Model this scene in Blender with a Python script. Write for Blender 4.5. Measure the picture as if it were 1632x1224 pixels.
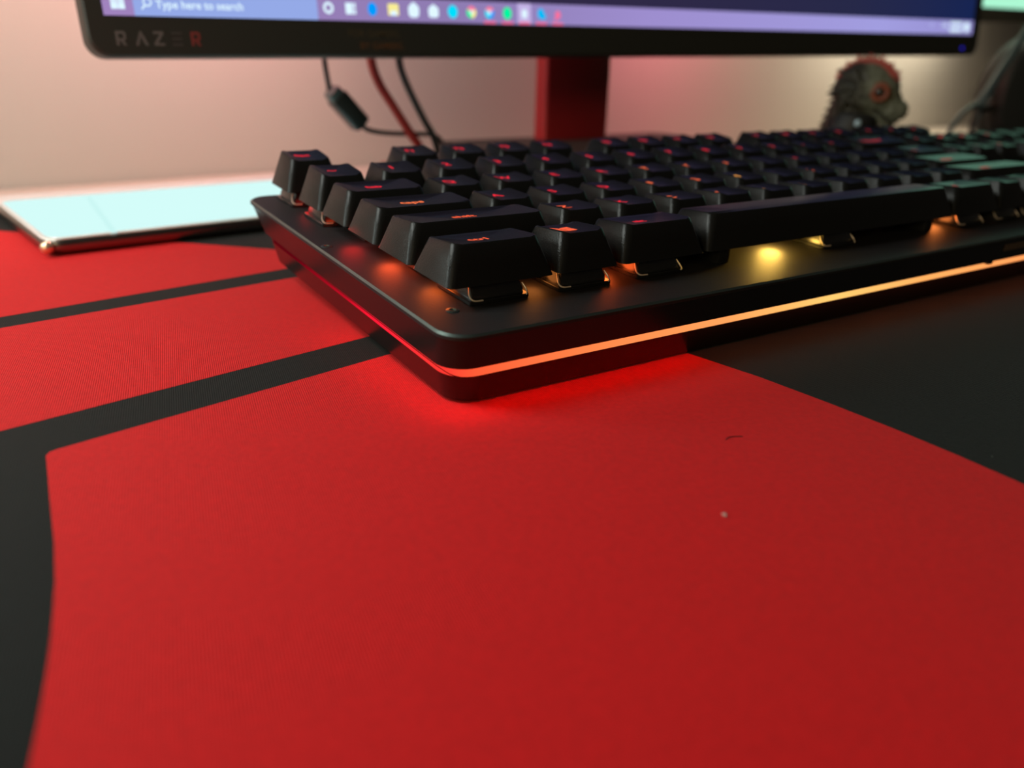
import bpy, bmesh, math, random
from mathutils import Vector, Matrix, Euler, noise
random.seed(7)
S = 0.001                      # everything below is written in millimetres
scene = bpy.context.scene
for o in list(bpy.data.objects):
    bpy.data.objects.remove(o)
C = scene.collection
PI = math.pi

# ------------------------------------------------------------------ camera
RW = ((0.8405918, -0.5412194, 0.0220683),
      (-0.1887318, -0.3308292, -0.9246255),
      (0.5077260, 0.7730676, -0.3802377))
cam_d = bpy.data.cameras.new('camera')
cam = bpy.data.objects.new('camera', cam_d)
C.objects.link(cam)
r_, d_, f_ = [Vector(v) for v in RW]
m = Matrix((r_, -d_, -f_)).transposed().to_4x4()
m.translation = Vector((-73.9186, -134.0785, 68.3606)) * S
cam.matrix_world = m
cam_d.sensor_fit = 'HORIZONTAL'
cam_d.sensor_width = 36.0
cam_d.lens = 36.0 * 1272.94 / 1632
cam_d.clip_start = 0.005
cam_d.clip_end = 20
cam_d.dof.use_dof = True
cam_d.dof.focus_distance = 0.188
cam_d.dof.aperture_fstop = 10.5
scene.camera = cam

# ------------------------------------------------------------------ world, lights, exposure
w = bpy.data.worlds.new('world')
scene.world = w
w.use_nodes = True
w.node_tree.nodes['Background'].inputs[0].default_value = (1.0, 0.86, 0.70, 1)
w.node_tree.nodes['Background'].inputs[1].default_value = 0.03
scene.view_settings.view_transform = 'Standard'
scene.view_settings.look = 'None'
scene.view_settings.gamma = 1
scene.view_settings.use_curve_mapping = False
scene.view_settings.exposure = 0.0


def area_light(name, loc, target, sx, sy, energy, col):
    d = bpy.data.lights.new(name, 'AREA')
    d.shape = 'RECTANGLE'
    d.size = sx * S
    d.size_y = sy * S
    d.energy = energy
    d.color = col
    o = bpy.data.objects.new(name, d)
    C.objects.link(o)
    o.location = Vector(loc) * S
    o.rotation_euler = (Vector(target) - Vector(loc)).to_track_quat('-Z', 'Y').to_euler()
    return o


def point_light(name, loc, energy, col, radius=1.0, parent=None):
    d = bpy.data.lights.new(name, 'POINT')
    d.energy = energy
    d.color = col
    d.shadow_soft_size = radius * S
    o = bpy.data.objects.new(name, d)
    C.objects.link(o)
    o.location = Vector(loc) * S
    if parent:
        o.parent = parent
    return o


# the room's warm lamp, up to the left; a dim warm one behind the photographer; the red strips behind the monitor; added fills for mat and wall
area_light('room_lamp', (-230, 120, 310), (-50, 10, 0), 170, 170, 1.32, (0.94, 1.0, 0.93))
area_light('cool_mat_fill', (-260, 215, 135), (-80, 40, 0), 90, 60, 0.30, (0.86, 1.0, 0.94))  # unseen cool fill, added to haze the left of the mat
area_light('rear_lamp', (-900, -560, 330), (80, 60, 20), 200, 200, 3.4, (1.0, 0.78, 0.42))
area_light('salmon_strip_lamp', (-60, 300, 190), (-40, 380, 20), 180, 12, 0.26, (1.0, 0.50, 0.44))
area_light('pink_strip_lamp', (70, 320, 170), (80, 388, 40), 100, 12, 0.22, (1.0, 0.36, 0.40))
area_light('red_strip_lamp', (430, 330, 145), (450, 420, 50), 120, 12, 0.20, (1.0, 0.24, 0.30))
area_light('warm_wall_fill', (640, 330, 200), (650, 430, 20), 300, 12, 0.22, (1.0, 0.84, 0.60))  # unseen warm fill, added to lift the wall at the right
area_light('warm_wall_fill', (800, 405, 150), (790, 446, 10), 240, 12, 0.45, (1.0, 0.86, 0.66))  # second added warm fill, hidden behind the second monitor
area_light('neutral_wall_fill', (215, 300, 230), (225, 390, 30), 120, 12, 0.09, (0.74, 1.0, 0.92))  # unseen fill, added to grey the wall left of the column

# ------------------------------------------------------------------ materials


def mat(name, col, rough=0.5, metal=0.0, spec=0.5, emit=None, estr=0.0, nscale=0, nbump=0.0, nvar=0.0, coat=0.0):
    ma = bpy.data.materials.new(name)
    ma.use_nodes = True
    nt = ma.node_tree
    b = nt.nodes['Principled BSDF']
    b.inputs['Base Color'].default_value = (*col, 1)
    b.inputs['Roughness'].default_value = rough
    b.inputs['Metallic'].default_value = metal
    b.inputs['Specular IOR Level'].default_value = spec
    b.inputs['Coat Weight'].default_value = coat
    if emit:
        b.inputs['Emission Color'].default_value = (*emit, 1)
        b.inputs['Emission Strength'].default_value = estr
    if nscale:
        tc = nt.nodes.new('ShaderNodeTexCoord')
        nz = nt.nodes.new('ShaderNodeTexNoise')
        nz.inputs['Scale'].default_value = nscale
        nz.inputs['Detail'].default_value = 4
        nt.links.new(tc.outputs['Object'], nz.inputs['Vector'])
        if nbump:
            bp = nt.nodes.new('ShaderNodeBump')
            bp.inputs['Strength'].default_value = nbump
            bp.inputs['Distance'].default_value = 0.0003
            nt.links.new(nz.outputs['Fac'], bp.inputs['Height'])
            nt.links.new(bp.outputs['Normal'], b.inputs['Normal'])
        if nvar:
            mx = nt.nodes.new('ShaderNodeMix')
            mx.data_type = 'RGBA'
            mx.inputs['A'].default_value = (*[c * (1 - nvar) for c in col], 1)
            mx.inputs['B'].default_value = (*[min(1, c * (1 + nvar)) for c in col], 1)
            nt.links.new(nz.outputs['Fac'], mx.inputs['Factor'])
            nt.links.new(mx.outputs['Result'], b.inputs['Base Color'])
    return ma


def emitm(name, col, strength=1.0):
    ma = bpy.data.materials.new(name)
    ma.use_nodes = True
    nt = ma.node_tree
    nt.nodes.remove(nt.nodes['Principled BSDF'])
    e = nt.nodes.new('ShaderNodeEmission')
    e.inputs[0].default_value = (*col, 1)
    e.inputs[1].default_value = strength
    nt.links.new(e.outputs[0], nt.nodes['Material Output'].inputs[0])
    return ma


def cloth(name, col, dust, spec=0.18):
    """printed woven cloth of the mat: fine threads in colour and relief, a few specks of lint"""
    ma = bpy.data.materials.new(name)
    ma.use_nodes = True
    nt = ma.node_tree
    N, L = nt.nodes.new, nt.links.new
    b = nt.nodes['Principled BSDF']
    b.inputs['Roughness'].default_value = 0.75
    b.inputs['Specular IOR Level'].default_value = spec
    b.inputs['Sheen Weight'].default_value = 0.04
    b.inputs['Sheen Roughness'].default_value = 0.5
    tc = N('ShaderNodeTexCoord')
    mp = N('ShaderNodeMapping')
    mp.inputs['Rotation'].default_value = (0, 0, 0.19)
    L(tc.outputs['Object'], mp.inputs['Vector'])
    wv = N('ShaderNodeTexWave')
    wv.inputs['Scale'].default_value = 700
    wv.inputs['Distortion'].default_value = 1.2
    L(mp.outputs['Vector'], wv.inputs['Vector'])
    wv2 = N('ShaderNodeTexWave')
    wv2.bands_direction = 'Y'
    wv2.inputs['Scale'].default_value = 700
    wv2.inputs['Distortion'].default_value = 1.2
    L(mp.outputs['Vector'], wv2.inputs['Vector'])
    nz = N('ShaderNodeTexNoise')
    nz.inputs['Scale'].default_value = 900
    nz.inputs['Detail'].default_value = 5
    L(tc.outputs['Object'], nz.inputs['Vector'])
    a1 = N('ShaderNodeMath'); a1.operation = 'ADD'
    L(wv.outputs['Fac'], a1.inputs[0]); L(wv2.outputs['Fac'], a1.inputs[1])
    a2 = N('ShaderNodeMath'); a2.operation = 'MULTIPLY_ADD'
    L(nz.outputs['Fac'], a2.inputs[0]); a2.inputs[1].default_value = 1.6; L(a1.outputs[0], a2.inputs[2])
    mr = N('ShaderNodeMapRange')
    mr.inputs['From Min'].default_value = 0.6
    mr.inputs['From Max'].default_value = 3.0
    L(a2.outputs[0], mr.inputs['Value'])
    mx = N('ShaderNodeMix'); mx.data_type = 'RGBA'
    mx.inputs['A'].default_value = (*[c * 0.66 for c in col], 1)
    mx.inputs['B'].default_value = (*[min(1, c * 1.32) for c in col], 1)
    L(mr.outputs[0], mx.inputs['Factor'])
    # lint specks
    vo = N('ShaderNodeTexVoronoi')
    vo.inputs['Scale'].default_value = 90
    L(tc.outputs['Object'], vo.inputs['Vector'])
    lt = N('ShaderNodeMath'); lt.operation = 'LESS_THAN'
    L(vo.outputs['Distance'], lt.inputs[0]); lt.inputs[1].default_value = 0.016
    sep = N('ShaderNodeSeparateColor')
    L(vo.outputs['Color'], sep.inputs[0])
    gt = N('ShaderNodeMath'); gt.operation = 'GREATER_THAN'
    L(sep.outputs[0], gt.inputs[0]); gt.inputs[1].default_value = 0.55
    mu = N('ShaderNodeMath'); mu.operation = 'MULTIPLY'
    L(lt.outputs[0], mu.inputs[0]); L(gt.outputs[0], mu.inputs[1])
    mu2 = N('ShaderNodeMath'); mu2.operation = 'MULTIPLY'
    L(mu.outputs[0], mu2.inputs[0]); mu2.inputs[1].default_value = 0.6
    m3 = N('ShaderNodeMix'); m3.data_type = 'RGBA'
    L(mu2.outputs[0], m3.inputs['Factor']); L(mx.outputs['Result'], m3.inputs['A'])
    m3.inputs['B'].default_value = (*dust, 1)
    L(m3.outputs['Result'], b.inputs['Base Color'])
    bp = N('ShaderNodeBump')
    bp.inputs['Strength'].default_value = 0.5
    bp.inputs['Distance'].default_value = 0.00015
    L(a2.outputs[0], bp.inputs['Height'])
    L(bp.outputs['Normal'], b.inputs['Normal'])
    return ma


def strip_mat():
    """the light strip's own colours run along the case: red at the left side, painted dimmer to the rear, amber, yellow, orange"""
    ma = bpy.data.materials.new('light_strip')
    ma.use_nodes = True
    nt = ma.node_tree
    N, L = nt.nodes.new, nt.links.new
    nt.nodes.remove(nt.nodes['Principled BSDF'])
    e = N('ShaderNodeEmission')
    tc = N('ShaderNodeTexCoord')
    sp = N('ShaderNodeSeparateXYZ')
    L(tc.outputs['Object'], sp.inputs[0])
    # position along the strip: x along the front, minus y on the left flank
    ym = N('ShaderNodeMath'); ym.operation = 'MULTIPLY_ADD'
    L(sp.outputs['Y'], ym.inputs[0]); ym.inputs[1].default_value = -1.0; L(sp.outputs['X'], ym.inputs[2])
    mr = N('ShaderNodeMapRange')
    mr.inputs['From Min'].default_value = -0.140
    mr.inputs['From Max'].default_value = 0.460
    L(ym.outputs[0], mr.inputs['Value'])
    cr = N('ShaderNodeValToRGB')
    L(mr.outputs[0], cr.inputs[0])
    cols = [(-140, (0.06, 0.0, 0.002)), (-95, (0.10, 0.0, 0.004)), (-55, (0.45, 0.004, 0.015)), (-36, (1.0, 0.010, 0.035)), (-3, (1.0, 0.04, 0.03)),  # first stops paint in the fall-off along the recessed flank
            (6, (1.0, 0.10, 0.035)), (35, (1.0, 0.21, 0.06)), (80, (1.0, 0.34, 0.10)), (120, (1.0, 0.56, 0.15)), (165, (1.0, 0.40, 0.11)),
            (230, (1.0, 0.33, 0.10)), (320, (1.0, 0.10, 0.06)), (460, (1.0, 0.02, 0.08))]
    el = cr.color_ramp.elements
    while len(el) < len(cols):
        el.new(0.5)
    for k, (x, c) in enumerate(cols):
        el[k].position = (x + 140) / 600
    for k, (x, c) in enumerate(cols):
        el[k].color = (*c, 1)
    L(cr.outputs[0], e.inputs[0])
    e.inputs[1].default_value = 1.15
    L(e.outputs[0], nt.nodes['Material Output'].inputs[0])
    return ma


def wall_mat():
    ma = bpy.data.materials.new('painted_wall')
    ma.use_nodes = True
    nt = ma.node_tree
    N, L = nt.nodes.new, nt.links.new
    b = nt.nodes['Principled BSDF']
    b.inputs['Roughness'].default_value = 0.8
    b.inputs['Base Color'].default_value = (0.50, 0.48, 0.43, 1)
    tc = N('ShaderNodeTexCoord')
    nz = N('ShaderNodeTexNoise')
    nz.inputs['Scale'].default_value = 300
    nz.inputs['Detail'].default_value = 3
    L(tc.outputs['Object'], nz.inputs['Vector'])
    bp = N('ShaderNodeBump')
    bp.inputs['Strength'].default_value = 0.2
    bp.inputs['Distance'].default_value = 0.0004
    L(nz.outputs['Fac'], bp.inputs['Height'])
    L(bp.outputs['Normal'], b.inputs['Normal'])
    return ma


M = dict(
    key=mat('keycap_plastic', (0.007, 0.007, 0.0065), 0.30, spec=0.17, nscale=2600, nbump=0.2),
    plate=mat('brushed_plate', (0.011, 0.010, 0.011), 0.58, spec=0.30, nscale=1800, nbump=0.12),
    case=mat('case_plastic', (0.006, 0.005, 0.005), 0.24, spec=0.5, nscale=1500, nbump=0.08),
    edge=mat('chamfered_edge', (0.10, 0.13, 0.12), 0.38, metal=0.9),
    switch=mat('switch_plastic', (0.008, 0.008, 0.008), 0.25, spec=0.5),
    glint=mat('glint_tone', (0.60, 0.50, 0.42), 0.35, metal=0.3),
    strip=strip_mat(),
    rubber=mat('rubber', (0.01, 0.01, 0.01), 0.8),
    red_cloth=cloth('red_cloth', (0.58, 0.005, 0.007), (0.55, 0.40, 0.36)),
    black_cloth=cloth('black_cloth', (0.0045, 0.0060, 0.0056), (0.35, 0.33, 0.30), 0.13),
    wall=wall_mat(),
    desk=mat('desk_laminate', (0.50, 0.45, 0.38), 0.45, nscale=20, nvar=0.05),
    floor=mat('floor_carpet', (0.12, 0.10, 0.09), 0.9, nscale=60, nvar=0.2, nbump=0.4),
    bezel=mat('bezel_plastic', (0.024, 0.023, 0.018), 0.5, spec=0.35, nscale=900, nbump=0.05),
    red_metal=mat('red_column_paint', (0.30, 0.010, 0.014), 0.5),
    red_cable=mat('red_braid', (0.30, 0.012, 0.008), 0.6, nscale=1200, nbump=0.5),
    cable=mat('cable_rubber', (0.012, 0.014, 0.014), 0.5),
    tablet=mat('tablet_metal', (0.24, 0.21, 0.19), 0.3, metal=1.0),
    tab_glass=mat('tablet_bezel', (0.70, 0.74, 0.72), 0.12),
    tab_screen=emitm('tablet_screen', (0.66, 0.98, 0.95), 1.0),
    gold=mat('bead_metal', (0.85, 0.62, 0.42), 0.3, metal=0.8),
    lizard=mat('lizard_skin', (0.135, 0.140, 0.100), 0.6, nscale=260, nvar=0.55, nbump=1.0),
    lizard_dark=mat('lizard_scale', (0.022, 0.021, 0.014), 0.6, nscale=300, nvar=0.4, nbump=1.0),
    lizard_red=mat('lizard_crest', (0.36, 0.050, 0.036), 0.6, nscale=300, nvar=0.3),
    eye_ring=mat('eye_ring', (0.20, 0.045, 0.018), 0.55),
    eye=mat('eye_gloss', (0.012, 0.010, 0.006), 0.1),
    collar=mat('collar', (0.006, 0.006, 0.006), 0.6),
    gem=mat('gem', (0.45, 0.62, 0.72), 0.15, coat=0.5),
    headset=mat('headset_plastic', (0.016, 0.017, 0.016), 0.55, nscale=400, nbump=0.1),
    headset_tube=mat('headset_tube', (0.08, 0.125, 0.135), 0.35, metal=0.3),
)

def two_tone(ma, dark, x0, x1):
    '''darker scales towards the back of the head, broken up by noise'''
    nt = ma.node_tree
    N, L = nt.nodes.new, nt.links.new
    b_ = nt.nodes['Principled BSDF']
    src = b_.inputs['Base Color'].links[0].from_socket
    tc = N('ShaderNodeTexCoord'); sp = N('ShaderNodeSeparateXYZ')
    L(tc.outputs['Object'], sp.inputs[0])
    nz = N('ShaderNodeTexNoise'); nz.inputs['Scale'].default_value = 160
    mp = N('ShaderNodeMapping'); mp.inputs['Rotation'].default_value = (0, -0.6, 0); mp.inputs['Scale'].default_value = (.35, 1, 1.6)
    L(tc.outputs['Object'], mp.inputs['Vector']); L(mp.outputs[0], nz.inputs['Vector'])
    ad = N('ShaderNodeMath'); ad.operation = 'MULTIPLY_ADD'
    L(nz.outputs['Fac'], ad.inputs[0]); ad.inputs[1].default_value = 0.022; L(sp.outputs['X'], ad.inputs[2])
    mr = N('ShaderNodeMapRange')
    mr.inputs['From Min'].default_value = x0; mr.inputs['From Max'].default_value = x1
    L(ad.outputs[0], mr.inputs['Value'])
    mx = N('ShaderNodeMix'); mx.data_type = 'RGBA'
    mx.inputs['A'].default_value = (*dark, 1)
    L(mr.outputs[0], mx.inputs['Factor']); L(src, mx.inputs['B'])
    L(mx.outputs['Result'], b_.inputs['Base Color'])
two_tone(M['lizard'], (0.030, 0.027, 0.017), 0.006, 0.013)

# ------------------------------------------------------------------ mesh helpers


def finish(bm, name, material, parent=None, smooth=35, wn=False, mats=None):
    me = bpy.data.meshes.new(name)
    bmesh.ops.scale(bm, vec=(S, S, S), verts=bm.verts)
    bmesh.ops.recalc_face_normals(bm, faces=bm.faces)
    bm.to_mesh(me)
    bm.free()
    if mats:
        for q in mats:
            me.materials.append(q)
    else:
        me.materials.append(material)
    if smooth:
        for p in me.polygons:
            p.use_smooth = True
        me.set_sharp_from_angle(angle=math.radians(smooth))
    o = bpy.data.objects.new(name, me)
    C.objects.link(o)
    if parent:
        o.parent = parent
    if wn:
        md = o.modifiers.new('wn', 'WEIGHTED_NORMAL')
        md.keep_sharp = True
    return o


def inst(name, me, parent, loc=(0, 0, 0), rz=0.0):
    o = bpy.data.objects.new(name, me)
    C.objects.link(o)
    o.parent = parent
    o.location = Vector(loc) * S
    if rz:
        o.rotation_euler.z = rz
    return o


def empty(name, loc=(0, 0, 0)):
    o = bpy.data.objects.new(name, None)
    C.objects.link(o)
    o.location = Vector(loc) * S
    o.empty_display_size = 0.02
    return o


def tag(o, label, cat, group=None, kind=None):
    o['label'] = label
    if cat:
        o['category'] = cat
    if group:
        o['group'] = group
    if kind:
        o['kind'] = kind
    return o


def rrect(x0, x1, y0, y1, r, n=5):
    r = max(0.01, min(r, (x1 - x0) / 2 - .001, (y1 - y0) / 2 - .001))
    pts = []
    for cx, cy, a0 in ((x0 + r, y0 + r, PI), (x1 - r, y0 + r, 1.5 * PI), (x1 - r, y1 - r, 0), (x0 + r, y1 - r, .5 * PI)):
        for k in range(n + 1):
            a = a0 + k / n * PI / 2
            pts.append((cx + r * math.cos(a), cy + r * math.sin(a)))
    return pts


def loft(bm, rings, cap0=True, cap1=True):
    """rings: lists of (x,y,z) of equal length"""
    vs = [[bm.verts.new(p) for p in ring] for ring in rings]
    n = len(vs[0])
    for a, b in zip(vs, vs[1:]):
        for i in range(n):
            j = (i + 1) % n
            bm.faces.new((a[i], a[j], b[j], b[i]))
    if cap0:
        bm.faces.new(list(reversed(vs[0])))
    if cap1:
        bm.faces.new(vs[-1])
    return vs


def slab(bm, x0, x1, y0, y1, z0, z1, r=1.0, ch=0.3, n=4):
    ch = min(ch, (z1 - z0) / 2.2)
    R = lambda i, z: [(x, y, z) for x, y in rrect(x0 + i, x1 - i, y0 + i, y1 - i, max(r - i, .02), n)]
    if ch > 0:
        loft(bm, [R(ch, z0), R(0, z0 + ch), R(0, z1 - ch), R(ch, z1)])
    else:
        loft(bm, [R(0, z0), R(0, z1)])


def tube(bm, pts, rad, seg=10, caps=True):
    pts = [Vector(p) for p in pts]
    rads = rad if isinstance(rad, (list, tuple)) else [rad] * len(pts)
    up = Vector((0, 0, 1))
    rings = []
    prev = None
    for i, p in enumerate(pts):
        t = (pts[min(i + 1, len(pts) - 1)] - pts[max(i - 1, 0)]).normalized()
        if prev is None:
            a = t.cross(up)
            if a.length < 1e-3:
                a = t.cross(Vector((1, 0, 0)))
            a.normalize()
        else:
            a = (prev - t * prev.dot(t)).normalized()
        prev = a
        b = t.cross(a)
        rings.append([tuple(p + (a * math.cos(2 * PI * k / seg) + b * math.sin(2 * PI * k / seg)) * rads[i]) for k in range(seg)])
    loft(bm, rings, caps, caps)


def spline(P, n=8):
    """Catmull-Rom through the points"""
    P = [Vector(p) for p in P]
    P = [P[0] * 2 - P[1]] + P + [P[-1] * 2 - P[-2]]
    out = []
    for i in range(1, len(P) - 2):
        for k in range(n):
            t = k / n
            a, b, c, d = P[i - 1:i + 3]
            out.append(0.5 * ((2 * b) + (c - a) * t + (2 * a - 5 * b + 4 * c - d) * t * t + (3 * b - a - 3 * c + d) * t ** 3))
    out.append(P[-2])
    return out


def text_bm(s, size, spacing=1.0, align='CENTER', bold=0.0):
    cu = bpy.data.curves.new('t', 'FONT')
    cu.body = s
    cu.size = size
    cu.align_x = align
    cu.align_y = 'CENTER'
    cu.space_character = spacing
    cu.resolution_u = 3
    cu.offset = bold
    o = bpy.data.objects.new('t', cu)
    me = bpy.data.meshes.new_from_object(o)
    bm = bmesh.new()
    bm.from_mesh(me)
    bpy.data.meshes.remove(me)
    bpy.data.objects.remove(o)
    bpy.data.curves.remove(cu)
    return bm


# ================================================================== the setting
WH = math.radians(5.0)
bm = bmesh.new()
slab(bm, -1100, 1500, 0, 80, -745, 1700, r=.02, ch=0)
wall = finish(bm, 'wall_back', M['wall'], smooth=0)
wall.location = Vector((-20, 378, 0)) * S
wall.rotation_euler.z = WH
tag(wall, 'plain painted wall behind the desk, tinted pink by red light', None, kind='structure')
del wall['label']
bm = bmesh.new()
slab(bm, -1600, 2000, -1800, 900, -765, -745, r=.02, ch=0)
o = finish(bm, 'floor', M['floor'], smooth=0)
o['kind'] = 'structure'

# desk
desk = empty('desk', (260, 40, -745))
tag(desk, 'pale beige desk whose top shows between the tablet and the wall', 'desk')
bm = bmesh.new()
slab(bm, -760, 900, -370, 370, 717, 742, r=6, ch=1.2)
dt = finish(bm, 'desktop', M['desk'], desk)
desk.rotation_euler.z = WH
desk.location = Vector((250, 28, -745)) * S
for sx in (-730, 870):
    for sy in (-330, 330):
        bm = bmesh.new()
        slab(bm, sx - 25, sx + 25, sy - 25, sy + 25, 0, 717, r=4, ch=1)
        finish(bm, 'leg', M['bezel'], desk)

# ================================================================== desk mat
MH = math.radians(6.0)
mat_root = empty('desk_mat', (0, 0, -3))
tag(mat_root, 'large black cloth desk mat with bold red printed shapes under the keyboard', 'desk mat')
bm = bmesh.new()
ca, sa = math.cos(MH), math.sin(MH)
def mrot(u, v):
    return (-70 + u * ca - v * sa, 288 + u * sa + v * ca)
outl = rrect(-240, 720, -470, 0, 8, 5)
loft(bm, [[(*mrot(*p), 0.0) for p in outl], [(*mrot(*p), 2.96) for p in outl]])
finish(bm, 'mat_sheet', M['black_cloth'], mat_root, smooth=30)


def print_panel(pts):
    b = bmesh.new()
    vs = [b.verts.new((x, y, 3.0)) for x, y in pts]
    b.faces.new(vs)
    vb = [b.verts.new((x, y, 2.94)) for x, y in pts]
    n = len(pts)
    for i in range(n):
        b.faces.new((vs[i], vb[i], vb[(i + 1) % n], vs[(i + 1) % n]))
    return finish(b, 'printed_panel', M['red_cloth'], mat_root, smooth=0)


def along(a, b, t):
    return (a[0] + (b[0] - a[0]) * t, a[1] + (b[1] - a[1]) * t)
A0, A1 = (-77.2, 113.4), (5.1, 129.0)
B0, B1 = (-77.6, 102.9), (5.3, 116.8)
C0, C1 = (-80.4, 33.5), (2.6, 50.8)
D0, D1 = (-73.4, 19.5), (0.7, 35.7)
# uppermost band, cut off by a diagonal running down to the right
print_panel([along(A0, A1, -1.4), along(A0, A1, 1.30), (10.4, 160.1), (-11.5, 182.0), (-72.3, 238.5), (-130, 292), (-190, 292)])
# middle band
print_panel([along(C0, C1, -1.2), along(C0, C1, 1.35), (60, 100), along(B0, B1, 1.5), along(B0, B1, -1.2)])
# big shape in front with its curved sides
left = [(-72.0, 19.85), (-73.2, 19.3), (-73.9, 18.0), (-74.3, 9.0), (-74.7, 1.3), (-75.0, -6), (-75.3, -13.5), (-76.1, -23.9), (-77.5, -35.4), (-78.7, -43.2),
        (-80.1, -50.9), (-81.4, -57.3), (-88, -84), (-98, -118), (-112, -155)]
right = [(60, -155), (66, -120), (69.5, -96), (71.1, -79.5), (71.8, -67.5), (72.0, -54.3), (71.5, -38.5), (70.2, -20.3), (67.1, -0.6), (62, 22), (56, 48)]
print_panel(left + right)

# a few lint specks lying on the mat
def lint(name, x, y, r, label):
    b = bmesh.new()
    bmesh.ops.create_icosphere(b, subdivisions=2, radius=r)
    for v in b.verts:
        v.co.z = v.co.z * 0.5 + r * 0.5
        v.co += Vector((noise.noise(v.co * 3), noise.noise(v.co * 3 + Vector((5, 0, 0))), 0)) * r * .5
        v.co.z = max(v.co.z, 0)
    o = finish(b, name, mat('lint_fluff', (0.42, 0.33, 0.30), 0.9), smooth=60)
    o.location = Vector((x, y, 0.02)) * S
    tag(o, label, 'lint')
lint('lint_speck', 16.9, -59.5, 0.42, 'tiny grey speck of lint lying alone on the big red shape of the mat')
b = bmesh.new()
tube(b, spline([(0, 0, .1), (1.2, .5, .12), (2.6, .2, .1), (4.0, -.6, .1)], 5), 0.07, 6)
o = finish(b, 'hair', M['cable'])
o.location = Vector((38, -40, 0.02)) * S
tag(o, 'short dark hair lying on the red print right of the lint speck', 'hair')

# ================================================================== keyboard
U = 19.05
X0, Y0 = 3.2, 9.74            # lower left corner of the key field
ZP = 17.12                    # top of the plate
ZC = 22.0                     # underside of the keycaps
KX0, KX1, KY0, KY1 = -3.7, 438.7, -3.57, 134.2
kb = empty('keyboard', (0, 0, 0))
kb.rotation_euler.x = math.radians(3.0)
tag(kb, 'black mechanical keyboard with glowing legends and a red to orange light strip, on the mat', 'keyboard')


def kring(i, z, back=0.0, fr=0.0, r=6.5):
    return [(x, y, z) for x, y in rrect(KX0 + i, KX1 - i, KY0 + i + fr, KY1 - i - back, r, 8)]
bm = bmesh.new()
loft(bm, [kring(0, 15.95), kring(0, 16.65), kring(0.5, ZP - .02), kring(.9, ZP)])
pl = finish(bm, 'top_plate', None, kb, smooth=25, mats=[M['plate'], M['edge']])
npr = len(kring(0, 0))
for f in pl.data.polygons:      # the cut chamfer round the plate is bright metal
    zc = [pl.data.vertices[v].co.z for v in f.vertices]
    if len(zc) == 4 and min(zc) < 0.01670 and max(zc) > 0.01700:
        f.material_index = 1
bm = bmesh.new()
loft(bm, [kring(0.6, 9.6, 13.5), kring(0.15, 9.75, 13.5), kring(0.12, 15.93, 1.5)])
finish(bm, 'upper_case', M['case'], kb, smooth=30)
bm = bmesh.new()
loft(bm, [kring(1.6, 7.2, 14), kring(1.6, 9.76, 13)])
finish(bm, 'light_strip', M['strip'], kb, smooth=30)
def lip(i, z, back):
    # the lower shell stands a little higher along the flanks than along the front
    return [(x, y, z + 1.05 * max(0.0, min(1.0, (y - KY0 - 3.0) / 3.5))) for x, y, _ in kring(i, z, back)]
bm = bmesh.new()
loft(bm, [kring(3.7, 0.35, 12), kring(3.3, 0.75, 12), lip(1.55, 7.2, 13), lip(1.65, 7.25, 13)])
finish(bm, 'lower_case', M['case'], kb, smooth=30)
# little nib over the strip and the ribbed status window at the front
bm = bmesh.new()
slab(bm, 195.6, 198.4, -3.75, -2.2, 9.0, 10.2, r=.4, ch=.1)
finish(bm, 'nib', M['case'], kb)
for k in range(9):
    bm = bmesh.new()
    slab(bm, 203.4 + k * 1.55, 204.1 + k * 1.55, -3.75, -3.3, 12.7, 14.9, r=.15, ch=.05)
    finish(bm, 'rib', mat('rib_amber', (0.05, 0.03, 0.02), 0.4) if k == 0 else bpy.data.materials['rib_amber'], kb)
# feet
for x in (8, 405):
    bm = bmesh.new()
    slab(bm, x, x + 24, 2, 8, -0.0, .4, r=1, ch=.1)
    finish(bm, 'rubber_pad', M['rubber'], kb)
    bm = bmesh.new()
    slab(bm, x, x + 22, 104, 110, -5.45, .5, r=1.5, ch=.4)
    finish(bm, 'foot', M['rubber'], kb)
# screws in the plate
for x, y in ((5.1, 10.9), (-1.2, 68.3), (434, 10.9), (434, 68)):
    b = bmesh.new()
    ring = lambda r, z: [(x + r * math.cos(a * PI / 8), y + r * math.sin(a * PI / 8), z) for a in range(16)]
    loft(b, [ring(1.5, ZP - .1), ring(1.5, ZP + .12), ring(1.2, ZP + .25), ring(.75, ZP + .25), ring(.7, ZP + .02)])
    finish(b, 'screw', M['edge'], kb, smooth=30)

# --- keycaps: row -> (front height, back height, front inset, back inset)
ROWS = {0: (8.9, 7.6, 3.9, 2.4), 1: (9.0, 8.1, 3.8, 2.4), 2: (8.4, 8.3, 3.8, 2.5), 3: (8.8, 8.9, 3.8, 2.9), 4: (9.6, 10.6, 3.9, 2.9), 5: (9.6, 10.8, 4.0, 3.2)}


def cap_surface(row, w, h, space=False):
    """height of the cap's top at local x, y (mm, origin at lower left of the cell)"""
    hf, hb, fi, bi = ROWS[row]
    W, H = w * U, h * U
    def z(x, y):
        t = (y - fi) / (H - fi - bi)
        base = hf + (hb - hf) * t
        if space:
            return base + 0.5 * (1 - (2 * t - 1) ** 2)
        k = (x - W / 2) / (W / 2 - 3.4)
        return base - 1.25 * (1 - min(1.0, k * k))
    return z


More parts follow.
